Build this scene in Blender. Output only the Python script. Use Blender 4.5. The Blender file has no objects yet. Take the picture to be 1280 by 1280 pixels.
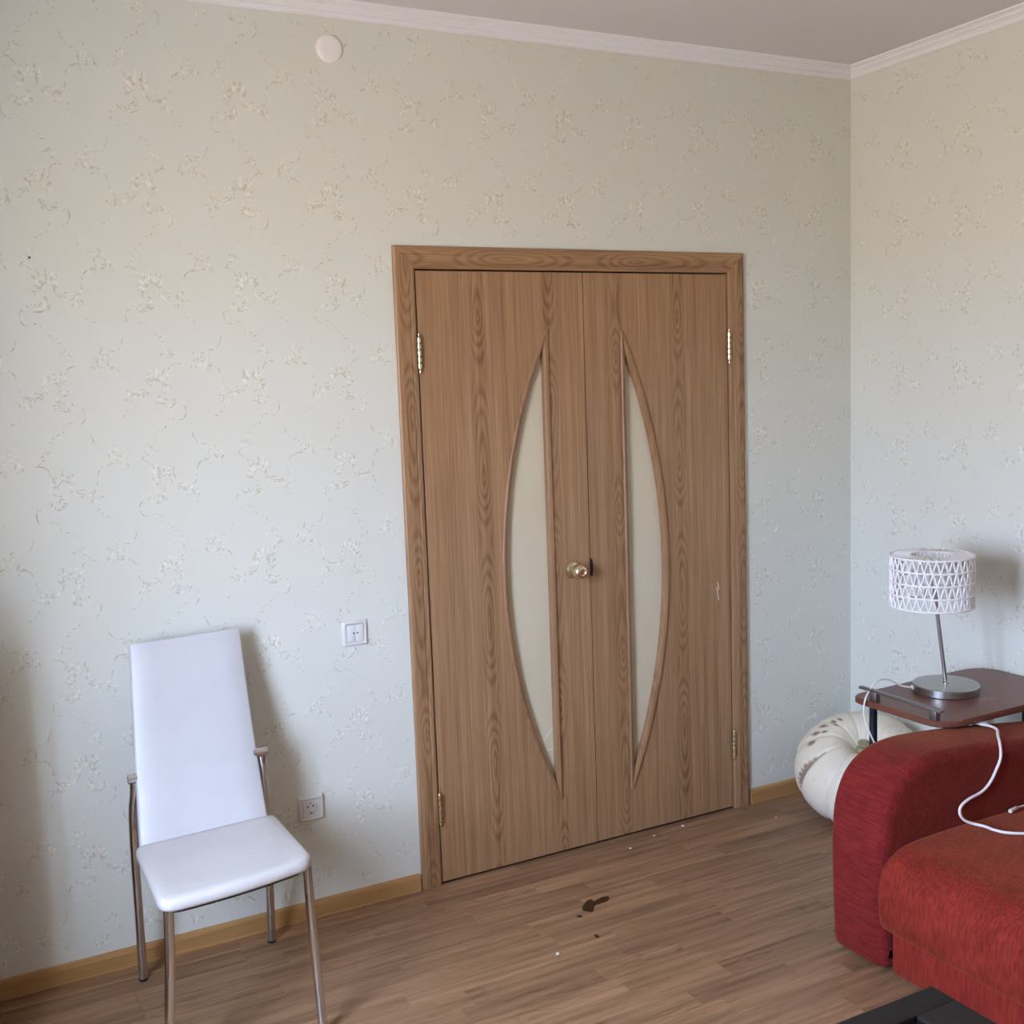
import bpy, bmesh, math, random
import numpy as np
from mathutils import Vector, Matrix, Euler

random.seed(7)
sc = bpy.context.scene
COL = sc.collection
PI = math.pi

# ------------------------------------------------------------------ camera
cam_data = bpy.data.cameras.new('camera')
cam = bpy.data.objects.new('camera', cam_data)
COL.objects.link(cam)
cam.location = (-3.18493, -3.25515, 1.65649)
cam.rotation_euler = (1.45067321, 0.03605383, -0.48145366)
cam_data.sensor_fit = 'HORIZONTAL'
cam_data.sensor_width = 36.0
cam_data.lens = 1392.64 / 1280 * 36.0
cam_data.clip_start = 0.02
sc.camera = cam

# ------------------------------------------------------------------ view / exposure
sc.view_settings.view_transform = 'Standard'
sc.view_settings.look = 'None'
sc.view_settings.gamma = 1.0
sc.view_settings.use_curve_mapping = False
sc.view_settings.exposure = 1.07
sc.cycles.max_bounces = 10
sc.cycles.diffuse_bounces = 6
sc.cycles.glossy_bounces = 4
sc.cycles.caustics_reflective = False
sc.cycles.caustics_refractive = False
sc.cycles.sample_clamp_indirect = 6.0

# ------------------------------------------------------------------ sky seen through the window
SKY_STRENGTH = 26.0
world = bpy.data.worlds.new('sky')
sc.world = world
world.use_nodes = True
wt = world.node_tree
wt.nodes.clear()
w_out = wt.nodes.new('ShaderNodeOutputWorld')
w_bg = wt.nodes.new('ShaderNodeBackground')
w_tc = wt.nodes.new('ShaderNodeTexCoord')
w_sep = wt.nodes.new('ShaderNodeSeparateXYZ')
w_map = wt.nodes.new('ShaderNodeMapRange')
w_map.inputs['From Min'].default_value = -1
w_map.inputs['From Max'].default_value = 1
w_rmp = wt.nodes.new('ShaderNodeValToRGB')
els = w_rmp.color_ramp.elements
els[0].position = 0.0
els[0].color = (0.34, 0.29, 0.22, 1)
els[1].position = 1.0
els[1].color = (0.55, 0.72, 1.0, 1)
for p_, c_ in ((0.47, (0.49, 0.44, 0.37, 1)), (0.515, (0.56, 0.68, 0.90, 1)), (0.65, (0.60, 0.76, 1.06, 1))):
    e_ = els.new(p_)
    e_.color = c_
wt.links.new(w_tc.outputs['Generated'], w_sep.inputs[0])
wt.links.new(w_sep.outputs['Z'], w_map.inputs['Value'])
wt.links.new(w_map.outputs[0], w_rmp.inputs[0])
wt.links.new(w_rmp.outputs[0], w_bg.inputs['Color'])
w_bg.inputs['Strength'].default_value = SKY_STRENGTH
wt.links.new(w_bg.outputs[0], w_out.inputs[0])

# window opening in the left wall
WX = -3.70
WY0, WY1, WZ0, WZ1 = -2.20, -1.25, 0.75, 2.15
VY0, VY1 = -4.40, -4.05            # narrow unseen window added further back for fill light
for i_, (y0_, y1_) in enumerate(((WY0, WY1), (VY0, VY1))):
    portal_data = bpy.data.lights.new('window_portal', 'AREA')
    portal_data.shape = 'RECTANGLE'
    portal_data.size = WZ1 - WZ0
    portal_data.size_y = y1_ - y0_
    portal_data.cycles.is_portal = True
    portal = bpy.data.objects.new('window_portal', portal_data)
    COL.objects.link(portal)
    portal.location = (WX - 0.1, (y0_ + y1_) / 2, (WZ0 + WZ1) / 2)
    portal.rotation_euler = (0, -PI / 2, 0)


# ================================================================== helpers
class MB:
    """Collects vertices and faces; build() links them as one mesh object."""

    def __init__(self):
        self.v, self.f = [], []

    def add(self, vs, fs):
        o = len(self.v)
        self.v += [tuple(p) for p in vs]
        self.f += [tuple(i + o for i in f) for f in fs]
        return self

    def box(self, x0, x1, y0, y1, z0, z1):
        vs = [(x, y, z) for z in (z0, z1) for y in (y0, y1) for x in (x0, x1)]
        return self.add(vs, [(0, 2, 3, 1), (4, 5, 7, 6), (0, 1, 5, 4), (2, 6, 7, 3), (0, 4, 6, 2), (1, 3, 7, 5)])

    def tube(self, pts, r, n=10, cap=True):
        pts = [Vector(p) for p in pts]
        rs = r if isinstance(r, (list, tuple)) else [r] * len(pts)
        rings, prev = [], None
        for i, p in enumerate(pts):
            t = (pts[min(i + 1, len(pts) - 1)] - pts[max(i - 1, 0)]).normalized()
            if prev is None:
                a = Vector((0, 0, 1)) if abs(t.z) < .9 else Vector((1, 0, 0))
                u = t.cross(a).normalized()
            else:
                u = (prev - t * prev.dot(t)).normalized()
            prev = u
            w = t.cross(u)
            rings.append([p + (u * math.cos(k * 2 * PI / n) + w * math.sin(k * 2 * PI / n)) * rs[i] for k in range(n)])
        vs = [q for ring in rings for q in ring]
        fs = []
        for i in range(len(pts) - 1):
            for k in range(n):
                a, b = i * n + k, i * n + (k + 1) % n
                fs.append((a, b, b + n, a + n))
        if cap:
            fs.append(tuple(range(n - 1, -1, -1)))
            m = (len(pts) - 1) * n
            fs.append(tuple(m + k for k in range(n)))
        return self.add(vs, fs)

    def lathe(self, prof, n=32, mtx=None):
        """prof: list of (radius, height) about local z."""
        mtx = mtx or Matrix.Identity(4)
        vs, fs = [], []
        for r, h in prof:
            for k in range(n):
                vs.append(mtx @ Vector((r * math.cos(k * 2 * PI / n), r * math.sin(k * 2 * PI / n), h)))
        for i in range(len(prof) - 1):
            for k in range(n):
                a, b = i * n + k, i * n + (k + 1) % n
                fs.append((a, b, b + n, a + n))
        if prof[0][0] > 1e-6:
            fs.append(tuple(range(n - 1, -1, -1)))
        if prof[-1][0] > 1e-6:
            m = (len(prof) - 1) * n
            fs.append(tuple(m + k for k in range(n)))
        return self.add(vs, fs)

    def loft(self, rings, closed=True, caps=True):
        n = len(rings[0])
        vs = [q for ring in rings for q in ring]
        fs = []
        for i in range(len(rings) - 1):
            for k in range(n if closed else n - 1):
                a, b = i * n + k, i * n + (k + 1) % n
                fs.append((a, b, b + n, a + n))
        if caps and closed:
            fs.append(tuple(range(n - 1, -1, -1)))
            m = (len(rings) - 1) * n
            fs.append(tuple(m + k for k in range(n)))
        return self.add(vs, fs)

    def build(self, name, mat, parent=None, smooth=False, bevel=None, seg=2, recalc=True, subsurf=0, angle=30):
        me = bpy.data.meshes.new(name)
        me.from_pydata([tuple(p) for p in self.v], [], self.f)
        if recalc:
            bm = bmesh.new()
            bm.from_mesh(me)
            bmesh.ops.remove_doubles(bm, verts=bm.verts, dist=1e-6)
            bmesh.ops.recalc_face_normals(bm, faces=bm.faces)
            bm.to_mesh(me)
            bm.free()
        if mat:
            me.materials.append(mat)
        o = bpy.data.objects.new(name, me)
        COL.objects.link(o)
        if parent:
            o.parent = parent
            o.location = -Vector(parent_world(parent))
        if smooth:
            for p in me.polygons:
                p.use_smooth = True
            me.set_sharp_from_angle(angle=math.radians(angle))
        if bevel:
            b = o.modifiers.new('bevel', 'BEVEL')
            b.width = bevel
            b.segments = seg
            b.limit_method = 'ANGLE'
            b.angle_limit = math.radians(35)
            b.harden_normals = False
            for p in me.polygons:
                p.use_smooth = True
        if subsurf:
            s = o.modifiers.new('smooth', 'SUBSURF')
            s.levels = s.render_levels = subsurf
        return o


def parent_world(o):
    p = Vector((0, 0, 0))
    while o:
        p += o.location
        o = o.parent
    return p


def thing(name, loc, label=None, cat=None, kind=None, group=None):
    o = bpy.data.objects.new(name, None)
    COL.objects.link(o)
    o.empty_display_size = .05
    o.location = loc
    return tag(o, label, cat, kind, group)


def tag(o, label=None, cat=None, kind=None, group=None):
    for k, v in (('label', label), ('category', cat), ('kind', kind), ('group', group)):
        if v:
            o[k] = v
    return o


def smooth_path(pts, n=8):
    """Catmull-Rom through pts."""
    P = [Vector(p) for p in pts]
    P = [2 * P[0] - P[1]] + P + [2 * P[-1] - P[-2]]
    out = []
    for i in range(1, len(P) - 2):
        for k in range(n):
            t = k / n
            a, b, c, d = P[i - 1], P[i], P[i + 1], P[i + 2]
            out.append(.5 * ((2 * b) + (c - a) * t + (2 * a - 5 * b + 4 * c - d) * t * t + (3 * b - a - 3 * c + d) * t ** 3))
    out.append(P[-2])
    return out


# ================================================================== materials
class NT:
    def __init__(self, name):
        self.m = bpy.data.materials.new(name)
        self.m.use_nodes = True
        self.t = self.m.node_tree
        self.b = self.t.nodes['Principled BSDF']

    def n(self, typ, **kw):
        nd = self.t.nodes.new(typ)
        for k, v in kw.items():
            setattr(nd, k, v)
        return nd

    def link(self, a, b):
        self.t.links.new(a, b)

    def put(self, sock, v):
        if isinstance(v, bpy.types.NodeSocket):
            self.link(v, sock)
        else:
            sock.default_value = v

    def math(self, op, a, b=0.0, c=None):
        nd = self.n('ShaderNodeMath', operation=op)
        self.put(nd.inputs[0], a)
        self.put(nd.inputs[1], b)
        if c is not None:
            self.put(nd.inputs[2], c)
        return nd.outputs[0]

    def pos(self):
        return self.n('ShaderNodeNewGeometry').outputs['Position']

    def obj(self):
        return self.n('ShaderNodeTexCoord').outputs['Object']

    def sep(self, v):
        s = self.n('ShaderNodeSeparateXYZ')
        self.link(v, s.inputs[0])
        return s.outputs

    def comb(self, x, y, z):
        c = self.n('ShaderNodeCombineXYZ')
        for i, q in enumerate((x, y, z)):
            self.put(c.inputs[i], q)
        return c.outputs[0]

    def vmul(self, v, s):
        nd = self.n('ShaderNodeVectorMath', operation='MULTIPLY')
        self.link(v, nd.inputs[0])
        self.put(nd.inputs[1], s)
        return nd.outputs[0]

    def vadd(self, v, s):
        nd = self.n('ShaderNodeVectorMath', operation='ADD')
        self.link(v, nd.inputs[0])
        self.put(nd.inputs[1], s)
        return nd.outputs[0]

    def noise(self, vec, scale=1.0, detail=3.0, rough=.55, dist=0.0):
        nd = self.n('ShaderNodeTexNoise')
        self.link(vec, nd.inputs['Vector'])
        nd.inputs['Scale'].default_value = scale
        nd.inputs['Detail'].default_value = detail
        nd.inputs['Roughness'].default_value = rough
        nd.inputs['Distortion'].default_value = dist
        return nd.outputs['Fac']

    def rng(self, v, a, b, c=0.0, d=1.0, smooth=False):
        nd = self.n('ShaderNodeMapRange')
        if smooth:
            nd.interpolation_type = 'SMOOTHSTEP'
        self.link(v, nd.inputs['Value'])
        for k, q in zip(('From Min', 'From Max', 'To Min', 'To Max'), (a, b, c, d)):
            nd.inputs[k].default_value = q
        return nd.outputs[0]

    def mix(self, f, a, b, typ='MIX'):
        nd = self.n('ShaderNodeMix', data_type='RGBA', blend_type=typ)
        self.put(nd.inputs[0], f)
        for i, q in ((6, a), (7, b)):
            self.put(nd.inputs[i], q if isinstance(q, bpy.types.NodeSocket) else (*q, 1))
        return nd.outputs[2]

    def bump(self, h, strength=.2, dist=.001):
        nd = self.n('ShaderNodeBump')
        nd.inputs['Strength'].default_value = strength
        nd.inputs['Distance'].default_value = dist
        self.link(h, nd.inputs['Height'])
        self.link(nd.outputs[0], self.b.inputs['Normal'])

    def done(self, col=None, rough=None, metal=None, spec=None, **kw):
        if col is not None:
            self.put(self.b.inputs['Base Color'], col if isinstance(col, bpy.types.NodeSocket) else (*col, 1))
        if rough is not None:
            self.put(self.b.inputs['Roughness'], rough)
        if metal is not None:
            self.b.inputs['Metallic'].default_value = metal
        if spec is not None:
            self.b.inputs['Specular IOR Level'].default_value = spec
        for k, v in kw.items():
            self.put(self.b.inputs[k], v)
        return self.m


def simple(name, col, rough=.5, metal=0.0, spec=.5, nscale=40, namt=.06, **kw):
    t = NT(name)
    nz = t.noise(t.obj(), nscale, 3)
    c2 = tuple(max(0, q * (1 - namt * 2)) for q in col)
    return t.done(t.mix(nz, c2, col), rough, metal, spec, **kw)


def mat_wallpaper():
    t = NT('wallpaper')
    p = t.pos()
    s = t.sep(p)
    nz = t.noise(p, 2.2, 3)
    weave = t.noise(t.vmul(p, (900, 900, 260)), 1.0, 2)
    seam = t.math('FRACT', t.math('DIVIDE', t.math('ADD', s[0], 10.13), .53))
    seam_m = t.math('MULTIPLY', t.math('LESS_THAN', seam, .003), .10)
    c = t.mix(nz, (.665, .665, .61), (.705, .705, .65))
    c = t.mix(seam_m, c, (.86, .85, .78))
    t.bump(weave, .12, .0006)
    return t.done(c, .62, 0, .3)


def mat_relief():
    t = NT('wallpaper_relief')
    p = t.pos()
    nz = t.noise(p, 75, 2)
    c = t.mix(t.rng(nz, .38, .60), (.55, .52, .43), (.80, .79, .73))
    t.bump(t.noise(p, 420, 2), .4, .001)
    return t.done(c, .42, 0, .4)


def mat_door_wood(name, horizontal=False, light=(.45, .265, .142), dark=(.205, .100, .045), phase=0.0, narrow=False):
    t = NT(name)
    s = t.sep(t.pos())
    x, z = (s[2], s[0]) if horizontal else (s[0], s[2])
    fine = t.noise(t.comb(t.math('MULTIPLY', x, 170), 0.0, t.math('MULTIPLY', z, 3.0)), 1, 3, .6)
    pores = t.noise(t.comb(t.math('MULTIPLY', x, 600), 3.0, t.math('MULTIPLY', z, 22.0)), 1, 2, .6)
    broad = t.noise(t.comb(t.math('MULTIPLY', x, 38), 7.0, t.math('MULTIPLY', z, .6)), 1, 2)
    P = .074 if narrow else .26
    u = t.math('DIVIDE', t.math('ADD', x, 1.602 + phase), P)
    wob = t.math('MULTIPLY', t.math('SUBTRACT', t.noise(t.comb(t.math('MULTIPLY', x, 5), 1.0, t.math('MULTIPLY', z, 1.6)), 1, 1), .5), .05 if not narrow else .1)
    u = t.math('ADD', u, wob)
    uid = t.math('FLOOR', t.math('ADD', u, .5))
    uf = t.math('MULTIPLY', t.math('SUBTRACT', u, uid), P / (.0155 if not narrow else .015))
    ph = t.math('ADD', t.math('MULTIPLY', uid, 2.1), 1.0 + phase * 9)
    v = t.math('MULTIPLY', t.math('SINE', t.math('ADD', t.math('MULTIPLY', z, 2 * PI / 1.02), ph)), 2.3)
    v2 = t.math('SINE', t.math('ADD', t.math('MULTIPLY', z, 2 * PI / .37), ph))
    v = t.math('ADD', v, t.math('MULTIPLY', v2, .45))
    f = t.math('SQRT', t.math('ADD', t.math('MULTIPLY', uf, uf), t.math('MULTIPLY', v, v)))
    f = t.math('ADD', f, t.math('MULTIPLY', t.math('SUBTRACT', fine, .5), .22))
    ring = t.math('POWER', t.math('ABSOLUTE', t.math('SINE', t.math('MULTIPLY', f, 4.6))), 3.0)
    au = t.math('ABSOLUTE', uf)
    mask = t.rng(au, 2.4, .7, 0, 1, True)
    ring = t.math('MULTIPLY', ring, mask)
    g = t.math('ADD', t.math('MULTIPLY', t.rng(fine, .34, .66), .46), t.math('MULTIPLY', t.rng(broad, .34, .66), .36))
    g = t.math('ADD', g, t.math('MULTIPLY', t.rng(pores, .45, .75), .16))
    g = t.math('ADD', g, t.math('MULTIPLY', ring, .40))
    c = t.mix(g, light, dark)
    t.bump(fine, .08, .0005)
    return t.done(c, .42, 0, .4)


def mat_plank():
    t = NT('laminate_plank')
    rnd = t.n('ShaderNodeObjectInfo').outputs['Random']
    p = t.pos()
    off = t.comb(t.math('MULTIPLY', rnd, 37.0), t.math('MULTIPLY', rnd, 91.0), 0.0)
    q = t.vadd(p, off)
    streak = t.noise(t.vmul(q, (2.2, 42, 1)), 1, 4, .6)
    fine = t.noise(t.vmul(q, (16, 260, 1)), 1, 3, .6)
    # cathedral figure
    warp = t.noise(t.vmul(q, (3.0, 9, 1)), 1, 2)
    sy = t.sep(q)
    rings = t.math('SINE', t.math('ADD', t.math('MULTIPLY', warp, 60.0), t.math('MULTIPLY', sy[1], 60)))
    rings = t.math('MULTIPLY', t.rng(rings, .1, 1.0), t.rng(t.noise(t.vmul(q, (1.7, 8, 1)), 1, 1), .5, .68))
    rays = t.rng(t.noise(t.vmul(q, (70, 110, 1)), 1, 2), .62, .72)
    g = t.math('ADD', t.math('MULTIPLY', t.rng(streak, .34, .68), .62), t.math('MULTIPLY', t.rng(fine, .3, .7), .25))
    g = t.math('ADD', g, t.math('MULTIPLY', rings, .22))
    c = t.mix(g, (.385, .222, .125), (.125, .062, .031))
    tint = t.mix(rnd, (.86, .84, .82), (1.14, 1.12, 1.10))
    c = t.mix(1.0, c, tint, 'MULTIPLY')
    c = t.mix(t.math('MULTIPLY', rays, .16), c, (.40, .27, .18))
    t.bump(fine, .10, .0005)
    return t.done(c, t.rng(streak, .2, .8, .38, .5), 0, .34)


def mat_pine():
    t = NT('light_wood_board')
    p = t.pos()
    a = t.noise(t.vmul(p, (2.5, 2.5, 120)), 1, 4, .6)
    b = t.noise(t.vmul(p, (24, 24, 500)), 1, 2)
    g = t.math('ADD', t.math('MULTIPLY', t.rng(a, .3, .7), .7), t.math('MULTIPLY', b, .3))
    return t.done(t.mix(g, (.47, .265, .105), (.33, .165, .055)), .42, 0, .4)


def mat_chenille(name, dirv, base=(.27, .027, .017), dark=(.10, .008, .006)):
    t = NT(name)
    p = t.pos()
    a = t.noise(t.vmul(p, dirv), 1, 3, .65)
    b = t.noise(p, 9, 3)
    g = t.math('ADD', t.math('MULTIPLY', t.rng(a, .33, .67), .75), t.math('MULTIPLY', t.rng(b, .35, .65), .35))
    c = t.mix(g, dark, base)
    t.bump(a, .55, .002)
    m = t.done(c, .85, 0, .15)
    t.b.inputs['Sheen Weight'].default_value = .22
    t.b.inputs['Sheen Roughness'].default_value = .45
    t.b.inputs['Sheen Tint'].default_value = (1.0, .42, .2, 1)
    return m


def mat_croc(name, col, rough):
    t = NT(name)
    s = t.sep(t.pos())
    q = t.comb(t.math('MULTIPLY', s[0], 22), t.math('MULTIPLY', s[1], 60), t.math('MULTIPLY', s[2], 120))
    v = t.n('ShaderNodeTexVoronoi')
    v.feature = 'DISTANCE_TO_EDGE'
    t.link(q, v.inputs['Vector'])
    v.inputs['Scale'].default_value = 1.0
    h = t.rng(v.outputs['Distance'], 0, .25)
    smudge = t.noise(t.pos(), 7, 2)
    c = t.mix(t.rng(smudge, .35, .7), col, tuple(q_ * .95 for q_ in col))
    t.bump(h, .22, .001)
    return t.done(c, rough, 0, .5)


def mat_brushed(name, col, rough=.3):
    t = NT(name)
    p = t.obj()
    a = t.noise(t.vmul(p, (30, 30, 900)), 1, 2)
    return t.done(t.mix(a, tuple(q * .82 for q in col), col), t.rng(a, .2, .8, rough * .8, rough * 1.2), 1.0)


def mat_pumpkin():
    t = NT('pumpkin_skin')
    p = t.obj()
    a = t.noise(p, 5, 3)
    b = t.noise(p, 34, 3, .7)
    at = t.n('ShaderNodeAttribute')
    at.attribute_name = 'scar_and_groove'
    up = t.rng(t.sep(p)[2], -.05, .18, 0, 1, True)
    c = t.mix(up, (.80, .75, .73), (.78, .70, .57))
    c = t.mix(t.math('MULTIPLY', t.rng(a, .45, .75), .35), c, (.62, .55, .44))
    c = t.mix(t.math('MULTIPLY', t.rng(b, .62, .75), .45), c, (.50, .42, .33))
    c = t.mix(at.outputs['Fac'], c, (.21, .125, .07))
    t.bump(b, .12, .002)
    return t.done(c, .48, 0, .4)


def mat_tabletop():
    t = NT('mahogany_board')
    p = t.pos()
    a = t.noise(t.vmul(p, (130, 3, 20)), 1, 3, .6)
    dust = t.noise(t.vmul(t.vadd(p, (.315, .918, 0)), (1, 1.4, 0)), 60, 3)
    ln = t.n('ShaderNodeVectorMath', operation='LENGTH')
    t.link(t.vmul(t.vadd(p, (.318, .915, 0)), (26, 40, 0)), ln.inputs[0])
    d = t.rng(ln.outputs['Value'], 1.0, .3)
    m = t.math('MULTIPLY', t.math('MULTIPLY', d, t.rng(dust, .48, .68)), .55)
    c = t.mix(a, (.125, .038, .024), (.175, .062, .040))
    c = t.mix(m, c, (.65, .55, .50))
    return t.done(c, .34, 0, .5)


def mat_frosted():
    t = NT('frosted_glass')
    s = t.sep(t.pos())
    p = t.pos()
    smear = t.noise(t.vmul(p, (22, 1, 4)), 1, 3)
    spots = t.rng(t.noise(p, 70, 1), .74, .78)
    c = t.mix(smear, (.60, .525, .385), (.66, .58, .43))
    c = t.mix(t.math('MULTIPLY', spots, .4), c, (.30, .25, .2))
    return t.done(c, .38, 0, .3)


M = dict(
    wallpaper=mat_wallpaper(), relief=mat_relief(),
    ceiling=simple('ceiling_paint', (.68, .66, .68), .8, nscale=3, namt=.02),
    plaster=simple('white_plaster', (.83, .82, .86), .55, nscale=30, namt=.02),
    door=mat_door_wood('oak_veneer'),
    casing_v=mat_door_wood('oak_casing', phase=.245, narrow=False),
    casing_h=mat_door_wood('oak_casing_head', horizontal=True, phase=-3.636),
    bead=mat_door_wood('oak_bead', light=(.36, .205, .108), dark=(.22, .112, .053), phase=.13),
    plank=mat_plank(), pine=mat_pine(),
    underfloor=simple('floor_joint', (.07, .04, .025), .8),
    brass=simple('polished_brass', (.88, .76, .52), .24, 1.0, nscale=60, namt=.05),
    chrome=simple('chrome', (.70, .72, .76), .11, 1.0, nscale=50, namt=.04),
    black=simple('black_plastic', (.012, .012, .014), .45),
    gap=simple('dark_recess', (.012, .008, .006), .8),
    glass=mat_frosted(),
    crack=simple('glass_crack_edge', (.85, .83, .78), .25),
    raw=simple('raw_chipped_wood', (.80, .68, .52), .7),
    vinyl=mat_croc('white_croc_vinyl', (.60, .59, .615), .36),
    seatvinyl=mat_croc('white_seat_vinyl', (.60, .565, .56), .26),
    switch=simple('switch_plastic', (.66, .64, .62), .35, nscale=80, namt=.02),
    rocker=simple('rocker_plastic', (.74, .73, .73), .3, nscale=80, namt=.02),
    capwhite=simple('white_cap_plastic', (.88, .84, .82), .45, nscale=20, namt=.02),
    steel=mat_brushed('brushed_steel', (.50, .49, .48), .34),
    greymetal=mat_brushed('grey_metal_bar', (.34, .32, .33), .42),
    darkmetal=simple('dark_blue_metal', (.025, .027, .04), .35, .3),
    paperwire=simple('white_wrapped_wire', (.86, .83, .83), .7, nscale=200, namt=.05),
    cord=simple('white_cord', (.82, .76, .76), .45, nscale=100, namt=.02),
    sofa_front=mat_chenille('red_chenille_front', (120, 16, 110), (.20, .017, .015), (.10, .006, .007)),
    sofa=mat_chenille('red_chenille_seat', (105, 170, 26)),
    sofa_base=mat_chenille('red_chenille_base', (60, 190, 14), (.27, .026, .018), (.13, .009, .007)),
    pumpkin=mat_pumpkin(),
    stem=simple('dry_stem', (.42, .35, .20), .8, nscale=60, namt=.25),
    tabletop=mat_tabletop(),
    wenge=simple('dark_wenge', (.021, .015, .013), .62, spec=.25, nscale=60, namt=.2),
    blackglass=simple('black_glass', (.012, .012, .014), .08, nscale=10),
    stain=simple('dried_brown_stain', (.050, .016, .004), .38, nscale=90, namt=.25),
    crumb=simple('white_crumb', (.85, .80, .72), .8),
    oldwood=simple('shade_cabinet_wood', (.30, .17, .09), .5),
)

# ================================================================== room shell
LX, BY, CZ = -3.70, -4.60, 2.764        # left wall, rear wall, ceiling
DX0, DX1, DH = -1.832, -0.588, 2.02     # hole for the double door in the back wall

m = MB()
m.box(LX - .2, DX0, 0, .16, -.05, 2.9)
m.box(DX1, .2, 0, .16, -.05, 2.9)
m.box(DX0, DX1, 0, .16, DH, 2.9)
wall_back = tag(m.build('wall_back', M['wallpaper']), 'pale embossed wallpaper wall around the double door', 'wall', 'structure')
m = MB()
m.box(0, .2, BY - .2, 0, -.05, 2.9)
wall_right = tag(m.build('wall_right', M['wallpaper']), 'pale embossed wallpaper wall behind the lamp and the red sofa', 'wall', 'structure')
m = MB()
m.box(LX - .3, LX, BY - .2, VY0, -.05, 2.9)
m.box(LX - .3, LX, VY1, WY0, -.05, 2.9)
m.box(LX - .3, LX, WY1, 0, -.05, 2.9)
for y0_, y1_ in ((WY0, WY1), (VY0, VY1)):
    m.box(LX - .3, LX, y0_, y1_, -.05, WZ0)
    m.box(LX - .3, LX, y0_, y1_, WZ1, 2.9)
wall_left = tag(m.build('wall_left', M['wallpaper']), 'wallpapered wall with the window that lights the room', 'wall', 'structure')
m = MB()
m.box(LX - .3, .2, BY - .2, BY, -.05, 2.9)
wall_front = tag(m.build('wall_front', M['wallpaper']), 'wallpapered wall facing the double door', 'wall', 'structure')
m = MB()
m.box(LX - .3, .2, BY - .2, .2, CZ, CZ + .12)
ceiling = tag(m.build('ceiling', M['ceiling']), 'plain grey-white painted ceiling', 'ceiling', 'structure')
m = MB()
m.box(DX0 - .2, DX1 + .2, 1.3, 1.4, -.05, 2.9)
m.box(DX0 - .3, DX0 - .2, .16, 1.4, -.05, 2.9)
m.box(DX1 + .2, DX1 + .3, .16, 1.4, -.05, 2.9)
m.box(DX0 - .3, DX1 + .3, .16, 1.4, 2.76, 2.9)
tag(m.build('wall_hall', M['plaster']), 'hallway shell behind the closed double door', 'wall', 'structure')

tag(MB().box(DX0 - .3, DX1 + .3, 0, 1.4, -.1, -.004).build('floor_hall', M['underfloor']), 'dark floor strip under the closed double door', 'floor', 'structure')

# window frames in the left wall
a = LX - .22
for nm, y0_, y1_, lab in (('window_1', WY0, WY1, 'white two-sash window frame in the wall beside the chair'), ('fill_window', VY0, VY1, 'narrow white frame of the unseen window added for fill light, further from the chair')):
    wf = thing(nm, (a, (y0_ + y1_) / 2, WZ0), lab, 'window', 'structure')
    ym = (y0_ + y1_) / 2
    for part, y0, y1, z0, z1 in (('rail', y0_, y1_, WZ0, WZ0 + .06), ('rail', y0_, y1_, WZ1 - .06, WZ1), ('stile', y0_, y0_ + .06, WZ0 + .06, WZ1 - .06),
                                 ('stile', y1_ - .06, y1_, WZ0 + .06, WZ1 - .06), ('mullion', ym - .03, ym + .03, WZ0 + .06, WZ1 - .06)):
        MB().box(a, a + .06, y0, y1, z0, z1).build(part, M['plaster'], wf, bevel=.003)

# ---- floor: printed strips, each a plank of its own
floor = MB().box(LX, 0, BY, 0, -.06, -.004).build('floor', M['underfloor'])
tag(floor, 'brown wood strip floor in front of the double door', 'floor', 'structure')
SW = .0785
meshes = {}


def plank_mesh(L):
    key = round(L, 2)
    if key in meshes:
        return meshes[key]
    L = key
    g, b = .0002, .0008
    x0, x1, y0, y1 = g, L - g, g, SW - g
    vs = [(x0, y0, -.004), (x1, y0, -.004), (x1, y1, -.004), (x0, y1, -.004),
          (x0, y0, -.0006), (x1, y0, -.0006), (x1, y1, -.0006), (x0, y1, -.0006),
          (x0 + b, y0 + b, 0), (x1 - b, y0 + b, 0), (x1 - b, y1 - b, 0), (x0 + b, y1 - b, 0)]
    fs = [(0, 1, 5, 4), (1, 2, 6, 5), (2, 3, 7, 6), (3, 0, 4, 7), (4, 5, 9, 8), (5, 6, 10, 9), (6, 7, 11, 10), (7, 4, 8, 11), (8, 9, 10, 11)]
    me = bpy.data.meshes.new('plank')
    me.from_pydata(vs, [], fs)
    me.materials.append(M['plank'])
    meshes[key] = me
    return me


rp = random.Random(3)
rows = int(4.6 / SW)
for r in range(rows):
    y = -(r + 1) * SW
    near = y > -2.0
    x = LX - rp.uniform(0, .4)
    while x < 0:
        L = round(rp.choice((.30, .40, .50, .58, .66)) + (rp.uniform(-.03, .03)), 2) if near else 1.6
        x0, x1 = max(x, LX), min(x + L, 0)
        if x1 - x0 > .02:
            o = bpy.data.objects.new('plank', plank_mesh(round(x1 - x0, 2)))
            COL.objects.link(o)
            o.parent = floor
            o.location = (x0, y, 0)
        x += L

# floor stains and the strip of floor are parts of the floor
def blob(pts, h=.0006):
    c = Vector((sum(p[0] for p in pts) / len(pts), sum(p[1] for p in pts) / len(pts), h))
    P = smooth_path([(*p, 0) for p in pts] + [(*pts[0], 0)], 4)[:-1]
    m_ = MB()
    vs = [c] + [(c.x + (q.x - c.x) * .85, c.y + (q.y - c.y) * .85, h) for q in P] + [(q.x, q.y, .0001) for q in P]
    n_ = len(P)
    fs = [(0, 1 + k, 1 + (k + 1) % n_) for k in range(n_)] + [(1 + k, 1 + n_ + k, 1 + n_ + (k + 1) % n_, 1 + (k + 1) % n_) for k in range(n_)]
    return m_.add(vs, fs)


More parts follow.
